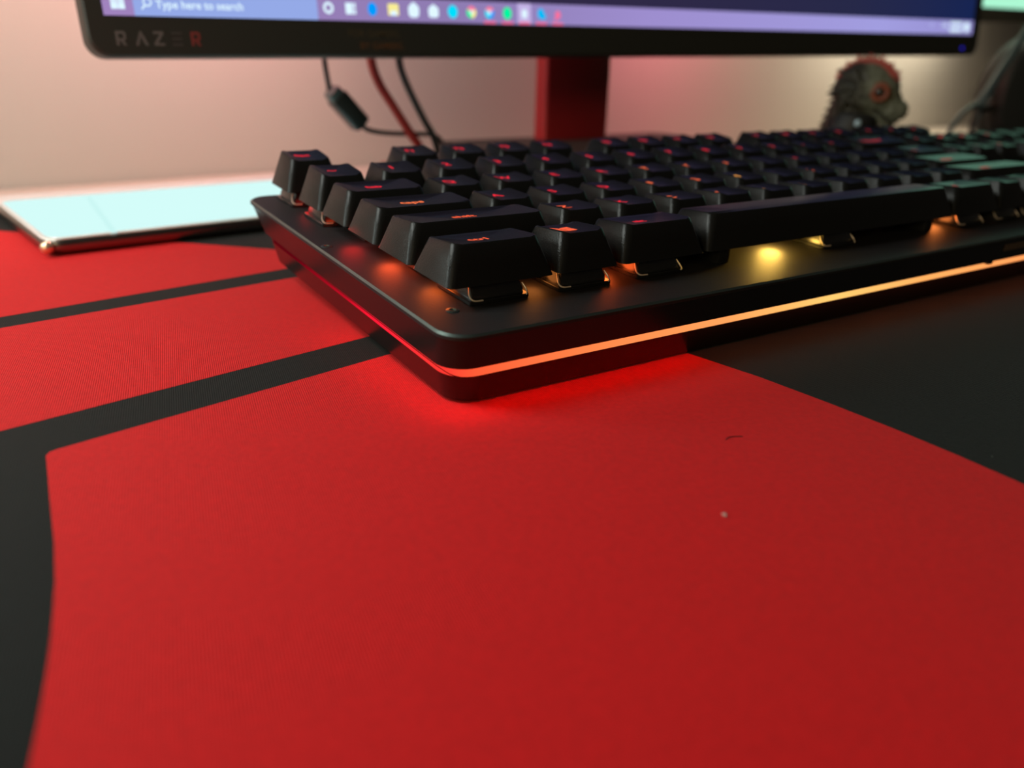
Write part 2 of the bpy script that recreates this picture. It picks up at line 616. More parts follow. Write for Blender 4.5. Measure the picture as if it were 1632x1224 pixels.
cap_cache = {}
def cap_mesh(row, w, h, space=False):
    key = (row, w, h, space)
    if key in cap_cache:
        return cap_cache[key]
    hf, hb, fi, bi = ROWS[row]
    W, H = w * U, h * U
    zf = cap_surface(row, w, h, space)
    g, ix = 0.55, 3.45
    n = 4
    bm = bmesh.new()
    T0 = (ix, W - ix, fi, H - bi)
    B0_ = (g, W - g, g, H - g)
    rings = []
    bot = rrect(*B0_, 1.6, n)
    top = rrect(*T0, 2.1, n)
    rings.append([(x + (.8 if x < W / 2 else -.8), y + (.8 if y < H / 2 else -.8), 0.6) for x, y in bot])
    rings.append([(x, y, 0) for x, y in bot])
    for t in (0.05, 0.5, 0.96):
        rings.append([(b_[0] + (c_[0] - b_[0]) * t, b_[1] + (c_[1] - b_[1]) * t, zf(c_[0], c_[1]) * t) for b_, c_ in zip(bot, top)])
    t2 = rrect(T0[0] + .28, T0[1] - .28, T0[2] + .28, T0[3] - .28, 1.85, n)
    rings.append([(x, y, zf(x, y)) for x, y in t2])
    vs = loft(bm, rings, cap0=True, cap1=False)
    # concave top: grid strips between the left and right halves of the last ring
    # concave top: shrink rings towards the centre line
    last = vs[-1]
    m_ = len(last)
    cxm = W / 2
    prev = last
    for sfac in (0.82, 0.6, 0.38, 0.16):
        ring = []
        for (x, y) in t2:
            xx = cxm + (x - cxm) * sfac
            yy = H / 2 + (y - H / 2) * (0.30 + 0.7 * sfac)
            ring.append(bm.verts.new((xx, yy, zf(xx, yy))))
        for i in range(m_):
            j = (i + 1) % m_
            bm.faces.new((prev[i], prev[j], ring[j], ring[i]))
        prev = ring
    bm.faces.new(prev)
    o = finish(bm, 'keycap', M['key'], None, smooth=38)
    me = o.data
    bpy.data.objects.remove(o)
    cap_cache[key] = me
    return me


def led_col(x, y):
    """colour of the backlight wave over the key field, x and y in key units"""
    d = math.hypot(x - 6.9, (y - 1.6) * 1.0)
    if d < 1.1:
        return (1.0, 0.42, 0.08), 1.15
    if d < 2.6:
        return (1.0, 0.17, 0.06), 1.15
    if y < 1.9 and x < 3.0:
        return (1.0, 0.13, 0.055), 1.0
    if y < 2.9 and x < 1.8:
        return (1.0, 0.20, 0.07), 1.1
    if x > 8.5:
        return (0.80, 0.045, 0.055), 0.8
    return (0.95, 0.03, 0.055), 0.95

leg_mats = {}
def leg_mat(col, st):
    k = (col, st)
    if k not in leg_mats:
        leg_mats[k] = emitm('legend_glow_%d' % len(leg_mats), col, st)
    return leg_mats[k]


keys = []
def row(y, r, items, x=0.0):
    for it in items:
        if isinstance(it, (int, float)):
            x += it
            continue
        s, w = it if isinstance(it, tuple) else (it, 1)
        keys.append((x, y, w, 1, r, s))
        x += w
FY = 5.36
row(FY, 5, ['esc', 1, 'F1', 'F2', 'F3', 'F4', .5, 'F5', 'F6', 'F7', 'F8', .5, 'F9', 'F10', 'F11', 'F12', .25, 'prt', 'scr', 'pse'])
row(4, 4, ['~', '1', '2', '3', '4', '5', '6', '7', '8', '9', '0', '-', '=', ('backspace', 2), .25, 'ins', 'home', 'pgup', .25, 'num', '/', '*', '-'])
row(3, 3, [('tab', 1.5), *'QWERTYUIOP[]', ('\\', 1.5), .25, 'del', 'end', 'pgdn', .25, '7', '8', '9'])
row(2, 2, [('caps', 1.75), *"ASDFGHJKL;'", ('enter', 2.25), 3.5, '4', '5', '6'])
row(1, 1, [('shift', 2.25), *'ZXCVBNM,./', ('shift', 2.75), 1.25, '^', 1.25, '1', '2', '3'])
row(0, 0, [('ctrl', 1.5), 'win', ('alt', 1.5), ('', 6), ('alt', 1.5), 'fn', 'menu', ('ctrl', 1.5), .25, '<', 'v', '>', .25, ('0', 2), '.'])
keys.append((21.5, 2, 1, 2, 3, '+'))
keys.append((21.5, 0, 1, 2, 1, 'enter'))

# switch: flange, tapered body and stem in one, two bright wires drawn as glints of the clear flange
bm = bmesh.new()
slab(bm, -7.8, 7.8, -7.8, 7.8, 0, 1.0, r=.6, ch=.15, n=2)
R = lambda a, z: [(x, y, z) for x, y in rrect(-a, a, -a, a, .8, 2)]
loft(bm, [R(6.9, 1.0), R(6.8, 2.2), R(5.4, 5.6), R(4.9, 5.9)])
slab(bm, -2.9, 2.9, -2.6, 2.6, 5.9, 7.6, r=.4, ch=.1, n=1)
o = finish(bm, 'switch', M['switch'], None, smooth=30)
sw_me = o.data
bpy.data.objects.remove(o)
bm = bmesh.new()
tube(bm, spline([(-6.6, -5.0, 3.6), (-7.3, -6.6, 1.9), (-6.7, -7.6, 1.1), (-4.6, -7.95, 1.05)], 4), 0.2, 6)
tube(bm, spline([(6.9, -5.6, 3.0), (7.4, -6.7, 1.8), (7.3, -7.5, 1.1), (6.8, -7.9, 1.0)], 4), 0.2, 6)
o = finish(bm, 'flange_glint', M['glint'], None, smooth=60)
glint_me = o.data
bpy.data.objects.remove(o)

leg_cache = {}
for (x, y, w_, h_, r, s) in keys:
    space = (s == '' and w_ == 6)
    kc = inst('keycap', cap_mesh(r, w_, h_, space), kb, (X0 + x * U, Y0 + y * U, ZC))
    if space:
        kc['label'] = 'long blank space bar keycap'
    elif w_ >= 1.5 or s in ('esc', 'win'):
        kc['label'] = 'wide keycap lettered %s' % s if w_ >= 1.5 and s != '\\' else ('keycap lettered %s' % s if s == 'esc' else 'keycap with a glowing symbol')
    sw = inst('switch', sw_me, kb, (X0 + (x + w_ / 2) * U, Y0 + (y + h_ / 2) * U, ZP))
    if y < 1 or x < .6:
        inst('flange_glint', glint_me, sw)
    if w_ >= 2:   # stabiliser posts under long keys
        for sx in ((-2.5, 2.5) if w_ == 6 else (-.63, .63)):
            b = bmesh.new()
            slab(b, -2.2, 2.2, -6.5, 5.5, 0, 4.6, r=.6, ch=.3, n=2)
            ob = finish(b, 'stabilizer', M['switch'], kb)
            ob.location = Vector((X0 + (x + w_ / 2 + sx) * U, Y0 + (y + .5) * U, ZP)) * S
    if s:
        zf = cap_surface(r, w_, h_, space)
        if s in ('win', 'menu'):
            b = bmesh.new()
            a = 1.25
            for qx in (-1, 1):
                for qy in (-1, 1):
                    cx_, cy_ = qx * (a + .12), qy * (a + .12)
                    vs = [b.verts.new((cx_ + dx * a, cy_ + dy * a, 0)) for dx, dy in ((-1, -1), (1, -1), (1, 1), (-1, 1))]
                    b.faces.new(vs)
            if s == 'menu':
                bmesh.ops.scale(b, vec=(.9, .5, 1), verts=b.verts)
        elif s in ('^', 'v', '<', '>'):
            b = bmesh.new()
            vs = [b.verts.new(p) for p in ((-1.6, -1, 0), (1.6, -1, 0), (0, 1.6, 0))]
            b.faces.new(vs)
            bmesh.ops.rotate(b, matrix=Matrix.Rotation({'^': 0, 'v': PI, '<': PI / 2, '>': -PI / 2}[s], 3, 'Z'), verts=b.verts)
        else:
            b = text_bm(s, 5.0 if len(s) == 1 else (3.9 if len(s) < 6 else 3.4), 1.0, bold=0.10)
        bmesh.ops.triangulate(b, faces=b.faces)
        W_, H_ = w_ * U, h_ * U
        oy, ox = 1.9, -0.7
        for v in b.verts:
            lx, ly = v.co.x + W_ / 2 + ox, v.co.y * .85 + H_ / 2 + oy
            v.co = (lx, ly, zf(lx, ly) + 0.06)
        col, st = led_col(x + w_ / 2, y + .5)
        finish(b, 'legend', leg_mat(col, st), kc, smooth=0)

# the key lights that spill onto the plate between and beside the caps
glow = [((8.0, 49, 20.8), .0050, (1, .09, .02)), ((9.0, 27.5, 20.9), .0030, (1, .15, .02)), ((30.6, 18.5, 20.6), .0014, (1, .30, .06)), ((52.5, 20, 20.9), .0055, (1, .12, .02)),
        ((116, 19.5, 21.0), .016, (1, .58, .10)), ((197.0, 19.0, 20.6), .0040, (1, .25, .05)), ((5.5, 67, 20.6), .0018, (1, .02, .02)),
        ((8.0, 105, 19.4), .0008, (1, .03, .03)), ((228, 18.0, 20.0), .0010, (1, .03, .05)), ((65, 40, 19.4), .0005, (1, .1, .03)), ((140, 40, 19.4), .0006, (1, .3, .05))]
for p, e, c in glow:
    point_light('key_light', p, e * 1.7, c, 3.4, kb)


def strip_light(loc, sx, sy, e, c):
    '''light thrown down onto the mat by the strip's diodes'''
    d = bpy.data.lights.new('strip_diodes', 'AREA')
    d.shape = 'RECTANGLE'
    d.size, d.size_y = sx * S, sy * S
    d.energy = e
    d.color = c
    o_ = bpy.data.objects.new('strip_diodes', d)
    C.objects.link(o_)
    o_.parent = kb
    o_.location = Vector(loc) * S
strip_light((32, -3.6, 7.6), 70, .8, .0028, (1, .01, .01))
strip_light((120, -3.6, 7.6), 105, .8, .0032, (1, .18, .08))
strip_light((235, -3.6, 7.6), 125, .8, .0030, (1, .15, .06))
strip_light((-3.6, 28, 7.6), .8, 62, .0018, (1, .005, .02))

# ================================================================== monitor
mon = empty('monitor')
mx_ = Vector((0.99946293, 0.02611809, 0.01979135))
my_ = Vector((-0.02449039, 0.99661768, -0.07844373))
mz_ = Vector((-0.02177320, 0.07791690, 0.99672207))
MM = Matrix((mx_, my_, mz_)).transposed().to_4x4()
MM.translation = Vector((-32.4, 213.9, 64.2)) * S
mon_parts = []
tag(mon, 'large black monitor on a red column, its taskbar showing above the keyboard', 'monitor')
mon.location = Vector((262, 300, 0)) * S
mon_inv = Matrix.Translation(-Vector((262, 300, 0)) * S)


def mpart(o, parent=None):
    """place a part modelled in the panel's own frame (x right, y back, z up)"""
    if parent is None:
        o.parent = mon
        o.matrix_local = mon_inv @ MM
    else:
        o.parent = parent
    return o
MW, MHH = 616.4, 362.0
# panel shell: rounded outline in x,z extruded in y
def mring(i, y, r=7):
    return [(x, y, z) for x, z in rrect(i, MW - i, i, MHH - i, r, 6)]
bm = bmesh.new()
loft(bm, [mring(1.0, 0.0), mring(0.2, .8), mring(0, 3.0), mring(0.2, 14), mring(14, 22)])
panel = mpart(finish(bm, 'panel_housing', M['bezel'], None, smooth=35))


def flat(name, x0, x1, z0, z1, y, ma, parent, r=0.02, n=2, label=None):
    b = bmesh.new()
    ring = rrect(x0, x1, z0, z1, r, n)
    loft(b, [[(x, y, z) for x, z in ring], [(x, y + .05, z) for x, z in ring]])
    o = finish(b, name, ma, None, smooth=0)
    o.parent = parent
    if label:
        o['label'] = label
    return o


def screen_mat():
    ma = bpy.data.materials.new('screen_picture')
    ma.use_nodes = True
    nt = ma.node_tree
    N, L = nt.nodes.new, nt.links.new
    nt.nodes.remove(nt.nodes['Principled BSDF'])
    e = N('ShaderNodeEmission')
    tc = N('ShaderNodeTexCoord'); sp = N('ShaderNodeSeparateXYZ')
    L(tc.outputs['Object'], sp.inputs[0])
    mr = N('ShaderNodeMapRange')
    mr.inputs['From Min'].default_value = 0.1
    mr.inputs['From Max'].default_value = 0.61
    L(sp.outputs['X'], mr.inputs['Value'])
    cr = N('ShaderNodeValToRGB')
    cr.color_ramp.elements[0].color = (0.035, 0.022, 0.06, 1)
    cr.color_ramp.elements[1].color = (0.008, 0.018, 0.085, 1)
    q = cr.color_ramp.elements.new(0.7)
    q.color = (0.020, 0.022, 0.065, 1)
    L(mr.outputs[0], cr.inputs[0])
    L(cr.outputs[0], e.inputs[0])
    e.inputs[1].default_value = 1.0
    L(e.outputs[0], nt.nodes['Material Output'].inputs[0])
    return ma


def taskbar_mat():
    ma = bpy.data.materials.new('taskbar_glow')
    ma.use_nodes = True
    nt = ma.node_tree
    N, L = nt.nodes.new, nt.links.new
    nt.nodes.remove(nt.nodes['Principled BSDF'])
    e = N('ShaderNodeEmission')
    tc = N('ShaderNodeTexCoord'); sp = N('ShaderNodeSeparateXYZ')
    L(tc.outputs['Object'], sp.inputs[0])
    mr = N('ShaderNodeMapRange')
    mr.inputs['From Min'].default_value = 0.0
    mr.inputs['From Max'].default_value = 0.61
    L(sp.outputs['X'], mr.inputs['Value'])
    cr = N('ShaderNodeValToRGB')
    cr.color_ramp.elements[0].color = (0.36, 0.23, 0.52, 1)
    cr.color_ramp.elements[1].color = (0.30, 0.27, 0.62, 1)
    q = cr.color_ramp.elements.new(0.25)
    q.color = (0.27, 0.20, 0.44, 1)
    q = cr.color_ramp.elements.new(0.45)
    q.color = (0.34, 0.27, 0.62, 1)
    q = cr.color_ramp.elements.new(0.8)
    q.color = (0.36, 0.34, 0.74, 1)
    L(mr.outputs[0], cr.inputs[0])
    L(cr.outputs[0], e.inputs[0])
    e.inputs[1].default_value = 1.0
    L(e.outputs[0], nt.nodes['Material Output'].inputs[0])
    return ma


scr = flat('screen', 6.8, 605.2, 14.4, 352, -.06, screen_mat(), panel)
tb = flat('taskbar', 6.8, 605.2, 14.4, 23.8, -.12, taskbar_mat(), panel)
flat('search_box', 17.4, 88.8, 14.4, 23.8, -.18, emitm('search_box', (0.30, 0.40, 0.80), 1.0), panel)
WHT = emitm('icon_white', (0.72, 0.90, 1.0), 1.05)
PINK = emitm('icon_pink', (0.95, 0.16, 0.33), 1.0)


def ell(name, cx, cz, rx, rz, y, ma, n=20, sq=2.0, label=None):
    b = bmesh.new()
    ring = []
    for k in range(n):
        a = 2 * PI * k / n
        ca_, sa_ = math.cos(a), math.sin(a)
        ring.append((cx + rx * math.copysign(abs(ca_) ** (2 / sq), ca_), cz + rz * math.copysign(abs(sa_) ** (2 / sq), sa_)))
    loft(b, [[(x, y, z) for x, z in ring], [(x, y + .04, z) for x, z in ring]])
    o = finish(b, name, ma, None, smooth=0)
    o.parent = panel
    if label:
        o['label'] = label
    return o


# start tile: four squares
for i in range(2):
    for j in range(2):
        flat('start_tile', 9.7 + i * 2.45, 12.0 + i * 2.45, 16.6 + j * 2.45, 18.9 + j * 2.45, -.24, WHT, panel, .05)
# magnifier
b = bmesh.new()
for k in range(16):
    a0, a1 = 2 * PI * k / 16, 2 * PI * (k + 1) / 16
    vs = [b.verts.new((22.4 + r0 * math.cos(a), -.24, 19.2 + r0 * math.sin(a))) for r0, a in ((1.1, a0), (1.6, a0), (1.6, a1), (1.1, a1))]
    b.faces.new(vs)
vs = [b.verts.new(p) for p in ((21.5, -.24, 18.5), (19.9, -.24, 16.9), (20.3, -.24, 16.5), (21.9, -.24, 18.1))]
b.faces.new(vs)
o = finish(b, 'magnifier', WHT, None, smooth=0)
o.parent = panel


def mtext(name, s, x, z, size, ma, spacing=1.0, align='LEFT', y=-.25, bold=0.0):
    b = text_bm(s, size, spacing, align, bold)
    for v in b.verts:
        v.co = (v.co.x + x, y, v.co.y + z)
    o = finish(b, name, ma, None, smooth=0)
    o.parent = panel
    return o
mtext('search_text', 'Type here to search', 25.2, 18.4, 4.0, WHT, bold=.06)
ZI = 19.1
ix = [93.6 + k * 10.02 for k in range(13)]
ICY = -.26
BLUE = emitm('icon_blue', (0.0, 0.33, 1.0), 1.0)
CYAN = emitm('icon_cyan', (0.0, 0.75, 1.0), 1.0)
CYAN2 = emitm('icon_sky', (0.0, 0.50, 0.95), 1.0)
GREEN = emitm('icon_green', (0.0, 0.92, 0.35), 1.0)
YEL = emitm('icon_yellow', (0.95, 0.85, 0.30), 1.0)
RED = emitm('icon_red', (1.0, 0.22, 0.35), 1.0)
LIL = emitm('icon_lilac', (0.55, 0.45, 0.78), 1.0)
# ring-shaped assistant icon
b = bmesh.new()
for k in range(24):
    a0, a1 = 2 * PI * k / 24, 2 * PI * (k + 1) / 24
    vs = [b.verts.new((ix[0] + r0 * math.cos(a), ICY, ZI + r0 * math.sin(a))) for r0, a in ((1.2, a0), (2.3, a0), (2.3, a1), (1.2, a1))]
    b.faces.new(vs)
finish(b, 'icon', WHT, panel, smooth=0)
# task view: three small panes
for (a0, a1, c0, c1) in ((-2.3, .9, -2.2, 2.2), (1.3, 2.3, -2.2, -.2), (1.3, 2.3, .2, 2.2)):
    flat('icon_pane', ix[1] + a0, ix[1] + a1, ZI + c0, ZI + c1, ICY, WHT, panel, .1)
ell('icon', ix[2], ZI, 2.2, 2.7, ICY, BLUE)
flat('icon', ix[3] - 2.6, ix[3] + 2.6, ZI - 2.3, ZI + 2.5, ICY, YEL, panel, .5)
flat('icon', ix[3] - 1.5, ix[3] + 1.7, ZI - 2.3, ZI - .4, ICY - .03, WHT, panel, .5)
ell('icon', ix[4], ZI - .2, 2.7, 2.7, ICY, WHT, sq=3)
ell('icon_handle', ix[4], ZI + 2.4, 1.2, .9, ICY, WHT)
ell('icon', ix[5], ZI - .5, 2.6, 2.2, ICY, WHT, sq=4)
b = bmesh.new()
vs = [b.verts.new(p) for p in ((ix[5] - 2.6, ICY, ZI + 1.2), (ix[5] + 2.6, ICY, ZI + 1.2), (ix[5], ICY, ZI + 2.9))]
b.faces.new(vs)
finish(b, 'icon_flap', WHT, panel, smooth=0)
ell('icon', ix[6], ZI, 2.6, 2.8, ICY, CYAN)
mtext('icon_mark', 'i', ix[6], ZI, 3.4, CYAN2, align='CENTER', y=ICY - .03)


def pie(cx, cz, r, a0, a1, ma):
    b = bmesh.new()
    c0 = b.verts.new((cx, ICY - .02, cz))
    vs = [b.verts.new((cx + r * math.cos(a0 + (a1 - a0) * k / 8), ICY - .02, cz + r * math.sin(a0 + (a1 - a0) * k / 8))) for k in range(9)]
    for k in range(8):
        b.faces.new((c0, vs[k], vs[k + 1]))
    finish(b, 'icon_sector', ma, panel, smooth=0)
for cx, third in ((ix[7], YEL), (ix[8], BLUE)):
    pie(cx, ZI, 2.6, math.radians(30), math.radians(150), RED)
    pie(cx, ZI, 2.6, math.radians(150), math.radians(270), GREEN if third is YEL else CYAN)
    pie(cx, ZI, 2.6, math.radians(270), math.radians(390), third)
    ell('icon_hub', cx, ZI, .9, .9, ICY - .06, WHT)
ell('icon', ix[9], ZI, 2.4, 2.7, ICY, GREEN)
flat('icon_highlight', ix[10] - 3.9, ix[10] + 3.9, 14.6, 23.6, -.2, LIL, panel, .1)
ell('icon', ix[10], ZI, 1.7, 2.1, ICY, WHT)
ell('icon', ix[11] - .2, ZI + .3, 2.0, 2.4, ICY, CYAN2)
ell('icon_lobe', ix[11] + 1.3, ZI - .9, 1.5, 1.5, ICY, CYAN2)
ell('icon', ix[12] + .2, ZI - .1, 1.7, 1.9, ICY, PINK)
b = bmesh.new()
tube(b, [(ix[12] - .5, ICY, ZI - 1.2), (ix[12] - 1.8, ICY, ZI - 2.6)], .5, 6)
finish(b, 'icon_tail', PINK, panel, smooth=0)
for k in range(8, 13):
    flat('icon_underline', ix[k] - 3.3, ix[k] + 3.3, 14.5, 15.5, -.27, PINK, panel)
mtext('clock_text', '1:45', 566, 20.2, 4.2, WHT, align='CENTER', bold=.08)
flat('tray_line', 573.5, 590, 20.5, 22.6, ICY, WHT, panel, .6)
flat('tray_line', 573.5, 590, 16.2, 18.6, ICY, WHT, panel, .6)
flat('tray_icon', 593.0, 600.0, 16.4, 22.4, ICY, WHT, panel, 1.2)
flat('tray_icon', 548, 550.5, 19.4, 21, ICY, emitm('tray_dim', (0.5, 0.55, 0.9), 1), panel, .5)

# printed wordmark on the bezel: R, an A without bar, Z, an E of three bars, a red R
GREY = mat('logo_grey', (0.11, 0.095, 0.09), 0.5)
LRED = mat('logo_red', (0.19, 0.03, 0.027), 0.5)
def glyph(polys, ma):
    b = bmesh.new()
    for P in polys:
        vs = [b.verts.new((x, -.06, z)) for x, z in P]
        b.faces.new(vs)
    o = finish(b, 'logo_letter', ma, None, smooth=0)
    o.parent = panel
def R_glyph(x, z, ma):
    w0, h0, t = 3.6, 5.0, .95
    glyph([[(x, z), (x + t, z), (x + t, z + h0), (x, z + h0)],
           [(x + t, z + h0 - t), (x + w0 - t, z + h0 - t), (x + w0 - .4, z + h0 - .3), (x + w0 - .8, z + h0), (x + t, z + h0)],
           [(x + w0 - t, z + h0 - t), (x + w0 - t, z + 2.3), (x + w0 - .1, z + 2.3), (x + w0, z + h0 - .8), (x + w0 - .4, z + h0 - .3)],
           [(x + t, z + 1.6), (x + w0 - .9, z + 1.6), (x + w0 - .1, z + 2.3), (x + w0 - t, z + 2.45), (x + t, z + 2.45)],
           [(x + 1.6, z + 1.6), (x + 2.6, z + 1.6), (x + w0, z), (x + w0 - 1.1, z)]], ma)
LZ = 4.2
R_glyph(9.4, LZ, GREY)
glyph([[(16.0, LZ), (17.0, LZ), (18.4, LZ + 4), (17.9, LZ + 5)], [(20.6, LZ), (19.5, LZ), (17.6, LZ + 4.3), (17.9, LZ + 5), (18.5, LZ + 5)]], GREY)
glyph([[(22.6, LZ + 4.1), (26.3, LZ + 4.1), (26.3, LZ + 5), (22.6, LZ + 5)], [(22.6, LZ), (26.4, LZ), (26.4, LZ + .9), (22.6, LZ + .9)],
       [(22.6, LZ + .9), (23.9, LZ + .9), (26.3, LZ + 4.1), (25.0, LZ + 4.1)]], GREY)
glyph([[(29.2, LZ + k * 2.05), (32.9, LZ + k * 2.05), (32.9, LZ + .75 + k * 2.05), (29.2, LZ + .75 + k * 2.05)] for k in range(3)], mat('logo_dim', (0.05, 0.042, 0.04), 0.5))
R_glyph(36.2, LZ, LRED)
mtext('slogan_line', 'FOR GAMERS.', 101.5, 9.4, 3.9, mat('slogan_brown', (0.06, 0.04, 0.018), 0.5), 1.05, y=-.06, bold=.04)
mtext('slogan_line', 'BY GAMERS.', 106.5, 4.4, 3.9, mat('slogan_orange', (0.11, 0.042, 0.014), 0.5), 1.0, y=-.06, bold=.04)
ell('power_light', 594.5, 4.9, 1.3, 1.1, -.1, emitm('power_blue', (0.03, 0.02, 0.75), 1.0))

# column and base of the stand
bm = bmesh.new()
slab(bm, -28, 24, 4, 17, 18, 240, r=2.5, ch=.4)
finish(bm, 'column', M['red_metal'], mon).location = (0, 0, 0)
bm = bmesh.new()
slab(bm, -18, 18, -62, 4, 190, 226, r=3, ch=1)
finish(bm, 'column_bracket', M['bezel'], mon)
bm = bmesh.new()
slab(bm, -92, 92, -58, 30, 0.05, 18, r=8, ch=1.2)
finish(bm, 'stand_base', M['bezel'], mon)

# ================================================================== cables behind the monitor
def cable(name, pts, rad, ma, label):
    b = bmesh.new()
    tube(b, spline(pts, 8), rad, 10)
    o = finish(b, name, ma, None, smooth=80)
    return tag(o, label, 'cable')
c1 = cable('power_cable', [(60, 262, 130), (70, 266, 95), (75.5, 268, 74), (77, 269, 62), (79, 270, 50)], 1.3, M['cable'],
           'thin black cable with a ferrite block hanging left of the red cable')
b = bmesh.new()
d0, d1 = Vector((79, 270, 51.0)), Vector((94.8, 270, 33.5))
dv = (d1 - d0).normalized()
sd = Vector((0, 1, 0))
up_ = sd.cross(dv)
def fr(t, a, r=1.6):
    c_ = d0 + (d1 - d0) * t
    return [tuple(c_ + sd * x + up_ * y) for x, y in rrect(-a, a, -a, a, r, 3)]
loft(b, [fr(0, 2.6), fr(.06, 4.0), fr(.20, 4.1)])
finish(b, 'ferrite_collar', mat('ferrite_edge', (0.06, 0.085, 0.085), 0.35), c1, smooth=40)
b = bmesh.new()
loft(b, [fr(.20, 4.6), fr(.23, 4.9), fr(.94, 4.9), fr(1.0, 4.0)])
finish(b, 'ferrite_block', mat('ferrite_plastic', (0.014, 0.018, 0.017), 0.35), c1, smooth=40)
b = bmesh.new()
tube(b, spline([(94, 270, 34.2), (99, 271, 31), (108, 272, 29.2), (122, 275, 28), (138, 280, 26.8), (150, 288, 23), (160, 297, 9), (163, 306, 1.5), (163, 345, 1.5)], 6), 1.3, 10)
finish(b, 'cable_tail', M['cable'], c1, smooth=80)
cable('red_cable', [(94, 262, 120), (99, 266, 82), (101.5, 269, 64), (106, 270, 53), (113, 270, 42.5), (123, 270, 28), (128, 270, 21), (133, 274, 8), (137, 283, 2.5), (139, 300, 2.4), (140, 345, 2.4)], 2.3, M['red_cable'],
      'thick red braided cable dropping from the monitor to the desk')
cable('display_cable', [(112, 262, 120), (114.5, 266, 82), (116.5, 269, 66), (119.5, 270, 57), (125.3, 270, 45.3), (131.5, 270, 34.5), (136.5, 270, 26.5), (141, 272, 16), (147, 277, 5), (150, 286, 2.0), (152, 302, 2.0), (153, 345, 2.0)], 1.9, M['cable'],
      'black cable hanging just right of the red cable')

# ================================================================== tablet
tab = empty('tablet', (-61, 181, 0))
tab.rotation_euler.z = math.radians(7.0)
tag(tab, 'thin metal tablet with a glowing white screen lying left of the keyboard', 'tablet')
TW, TD, TH = 168, 108, 6.2
bm = bmesh.new()
Rg = lambda i, z: [(x, y, z) for x, y in rrect(i, TW - i, i, TD - i, max(7 - i, .5), 8)]
loft(bm, [Rg(3.0, 0.0), Rg(1.2, .5), Rg(.25, 1.8), Rg(0, 3.1), Rg(.2, 4.6), Rg(.8, 5.5)])
finish(bm, 'tablet_body', M['tablet'], tab, smooth=50)
bm = bmesh.new()
loft(bm, [Rg(.85, 5.4), Rg(.85, 5.9), Rg(1.15, TH)])
finish(bm, 'glass_front', M['tab_glass'], tab, smooth=30)
bm = bmesh.new()
ring = rrect(2.4, TW - 2.4, 2.4, TD - 17, 5, 6)
loft(bm, [[(x, y, TH - .05) for x, y in ring], [(x, y, TH + .03) for x, y in ring]])
finish(bm, 'screen', M['tab_screen'], tab, smooth=0)
b = bmesh.new()
slab(b, 22, 24, 3, TD - 18, TH + .0, TH + .06, r=.1, ch=0)
finish(b, 'glare_line', emitm('glare_tone', (0.60, 0.93, 0.90), 1.0), tab, smooth=0).rotation_euler.z = math.radians(-8)  # faint glare streak on the glass, drawn as its own colour
b = bmesh.new()
bmesh.ops.create_uvsphere(b, u_segments=16, v_segments=10, radius=2.3)
bmesh.ops.translate(b, vec=(1.3, 1.3, 3.3), verts=b.verts)
finish(b, 'corner_bead', M['gold'], tab, smooth=80)  # small bright metallic sphere at the front left corner

# ================================================================== toy lizard bust
liz = empty('lizard_figurine', (382, 178, 0))
liz.rotation_euler.z = -math.radians(57)
tag(liz, 'dark green toy lizard head with red crest and orange-ringed eye, behind the keyboard', 'figurine')
# local frame: x to the right seen from the keyboard corner, y away, z up; the head sits about 50 mm up
def ellipsoid(bm, c, r, rot=0.0, sub=3):
    ret = bmesh.ops.create_icosphere(bm, subdivisions=sub, radius=1)
    M4 = Matrix.Translation(c) @ Matrix.Rotation(rot, 4, 'Y') @ Matrix.Diagonal((*r, 1))
    bmesh.ops.transform(bm, matrix=M4, verts=ret['verts'])
bm = bmesh.new()
HC = Vector((-3.0, 0, 54))
ellipsoid(bm, HC, (17.5, 14, 17.0))
ellipsoid(bm, HC + Vector((7, 0, -1)), (13, 12, 13), 0.4)
ellipsoid(bm, HC + Vector((14.5, 0, -6.8)), (12.5, 8.5, 7.2), math.radians(48))
ellipsoid(bm, HC + Vector((12.0, 0, -3.4)), (12.5, 8.6, 8.4), math.radians(50))
ellipsoid(bm, HC + Vector((20.5, 0, -10.2)), (6.4, 6.2, 5.6), math.radians(48))
ellipsoid(bm, HC + Vector((9.5, 0, -14.2)), (12.5, 7.5, 3.7), math.radians(35))
ellipsoid(bm, HC + Vector((-7, 0, -16)), (12, 12, 14))
ellipsoid(bm, HC + Vector((-10, 0, -32)), (13, 13, 22))
ellipsoid(bm, HC + Vector((-7, 0, -45)), (20, 18, 9.5))
for q in range(2):
    sgn = (-1, 1)[q]
    ellipsoid(bm, HC + Vector((9.0, sgn * 9.2, -0.6)), (5.6, 3.6, 5.4))
    # brow ridge and cheek ridge
    ellipsoid(bm, HC + Vector((-3, sgn * 11.5, 3)), (3.0, 3.0, 10), math.radians(-28))
    ellipsoid(bm, HC + Vector((-6.5, sgn * 11.3, -6)), (9, 3.4, 2.2), math.radians(28))
    ellipsoid(bm, HC + Vector((-9.0, sgn * 11.3, 0)), (8, 3.2, 2.0), math.radians(35))
body = finish(bm, 'head_and_neck', M['lizard'], liz, smooth=0)
for p in body.data.polygons:
    p.use_smooth = True
rm = body.modifiers.new('remesh', 'REMESH')
rm.mode = 'VOXEL'
rm.voxel_size = 0.0007
rm.use_smooth_shade = True
sm_ = body.modifiers.new('smooth', 'SMOOTH')
sm_.iterations = 4
sm_.factor = 0.5
tx = bpy.data.textures.new('scales', 'VORONOI')
tx.noise_scale = 0.0032
dm = body.modifiers.new('scales', 'DISPLACE')
dm.texture = tx
dm.texture_coords = 'LOCAL'
dm.strength = 0.0011
dm.mid_level = 0.4
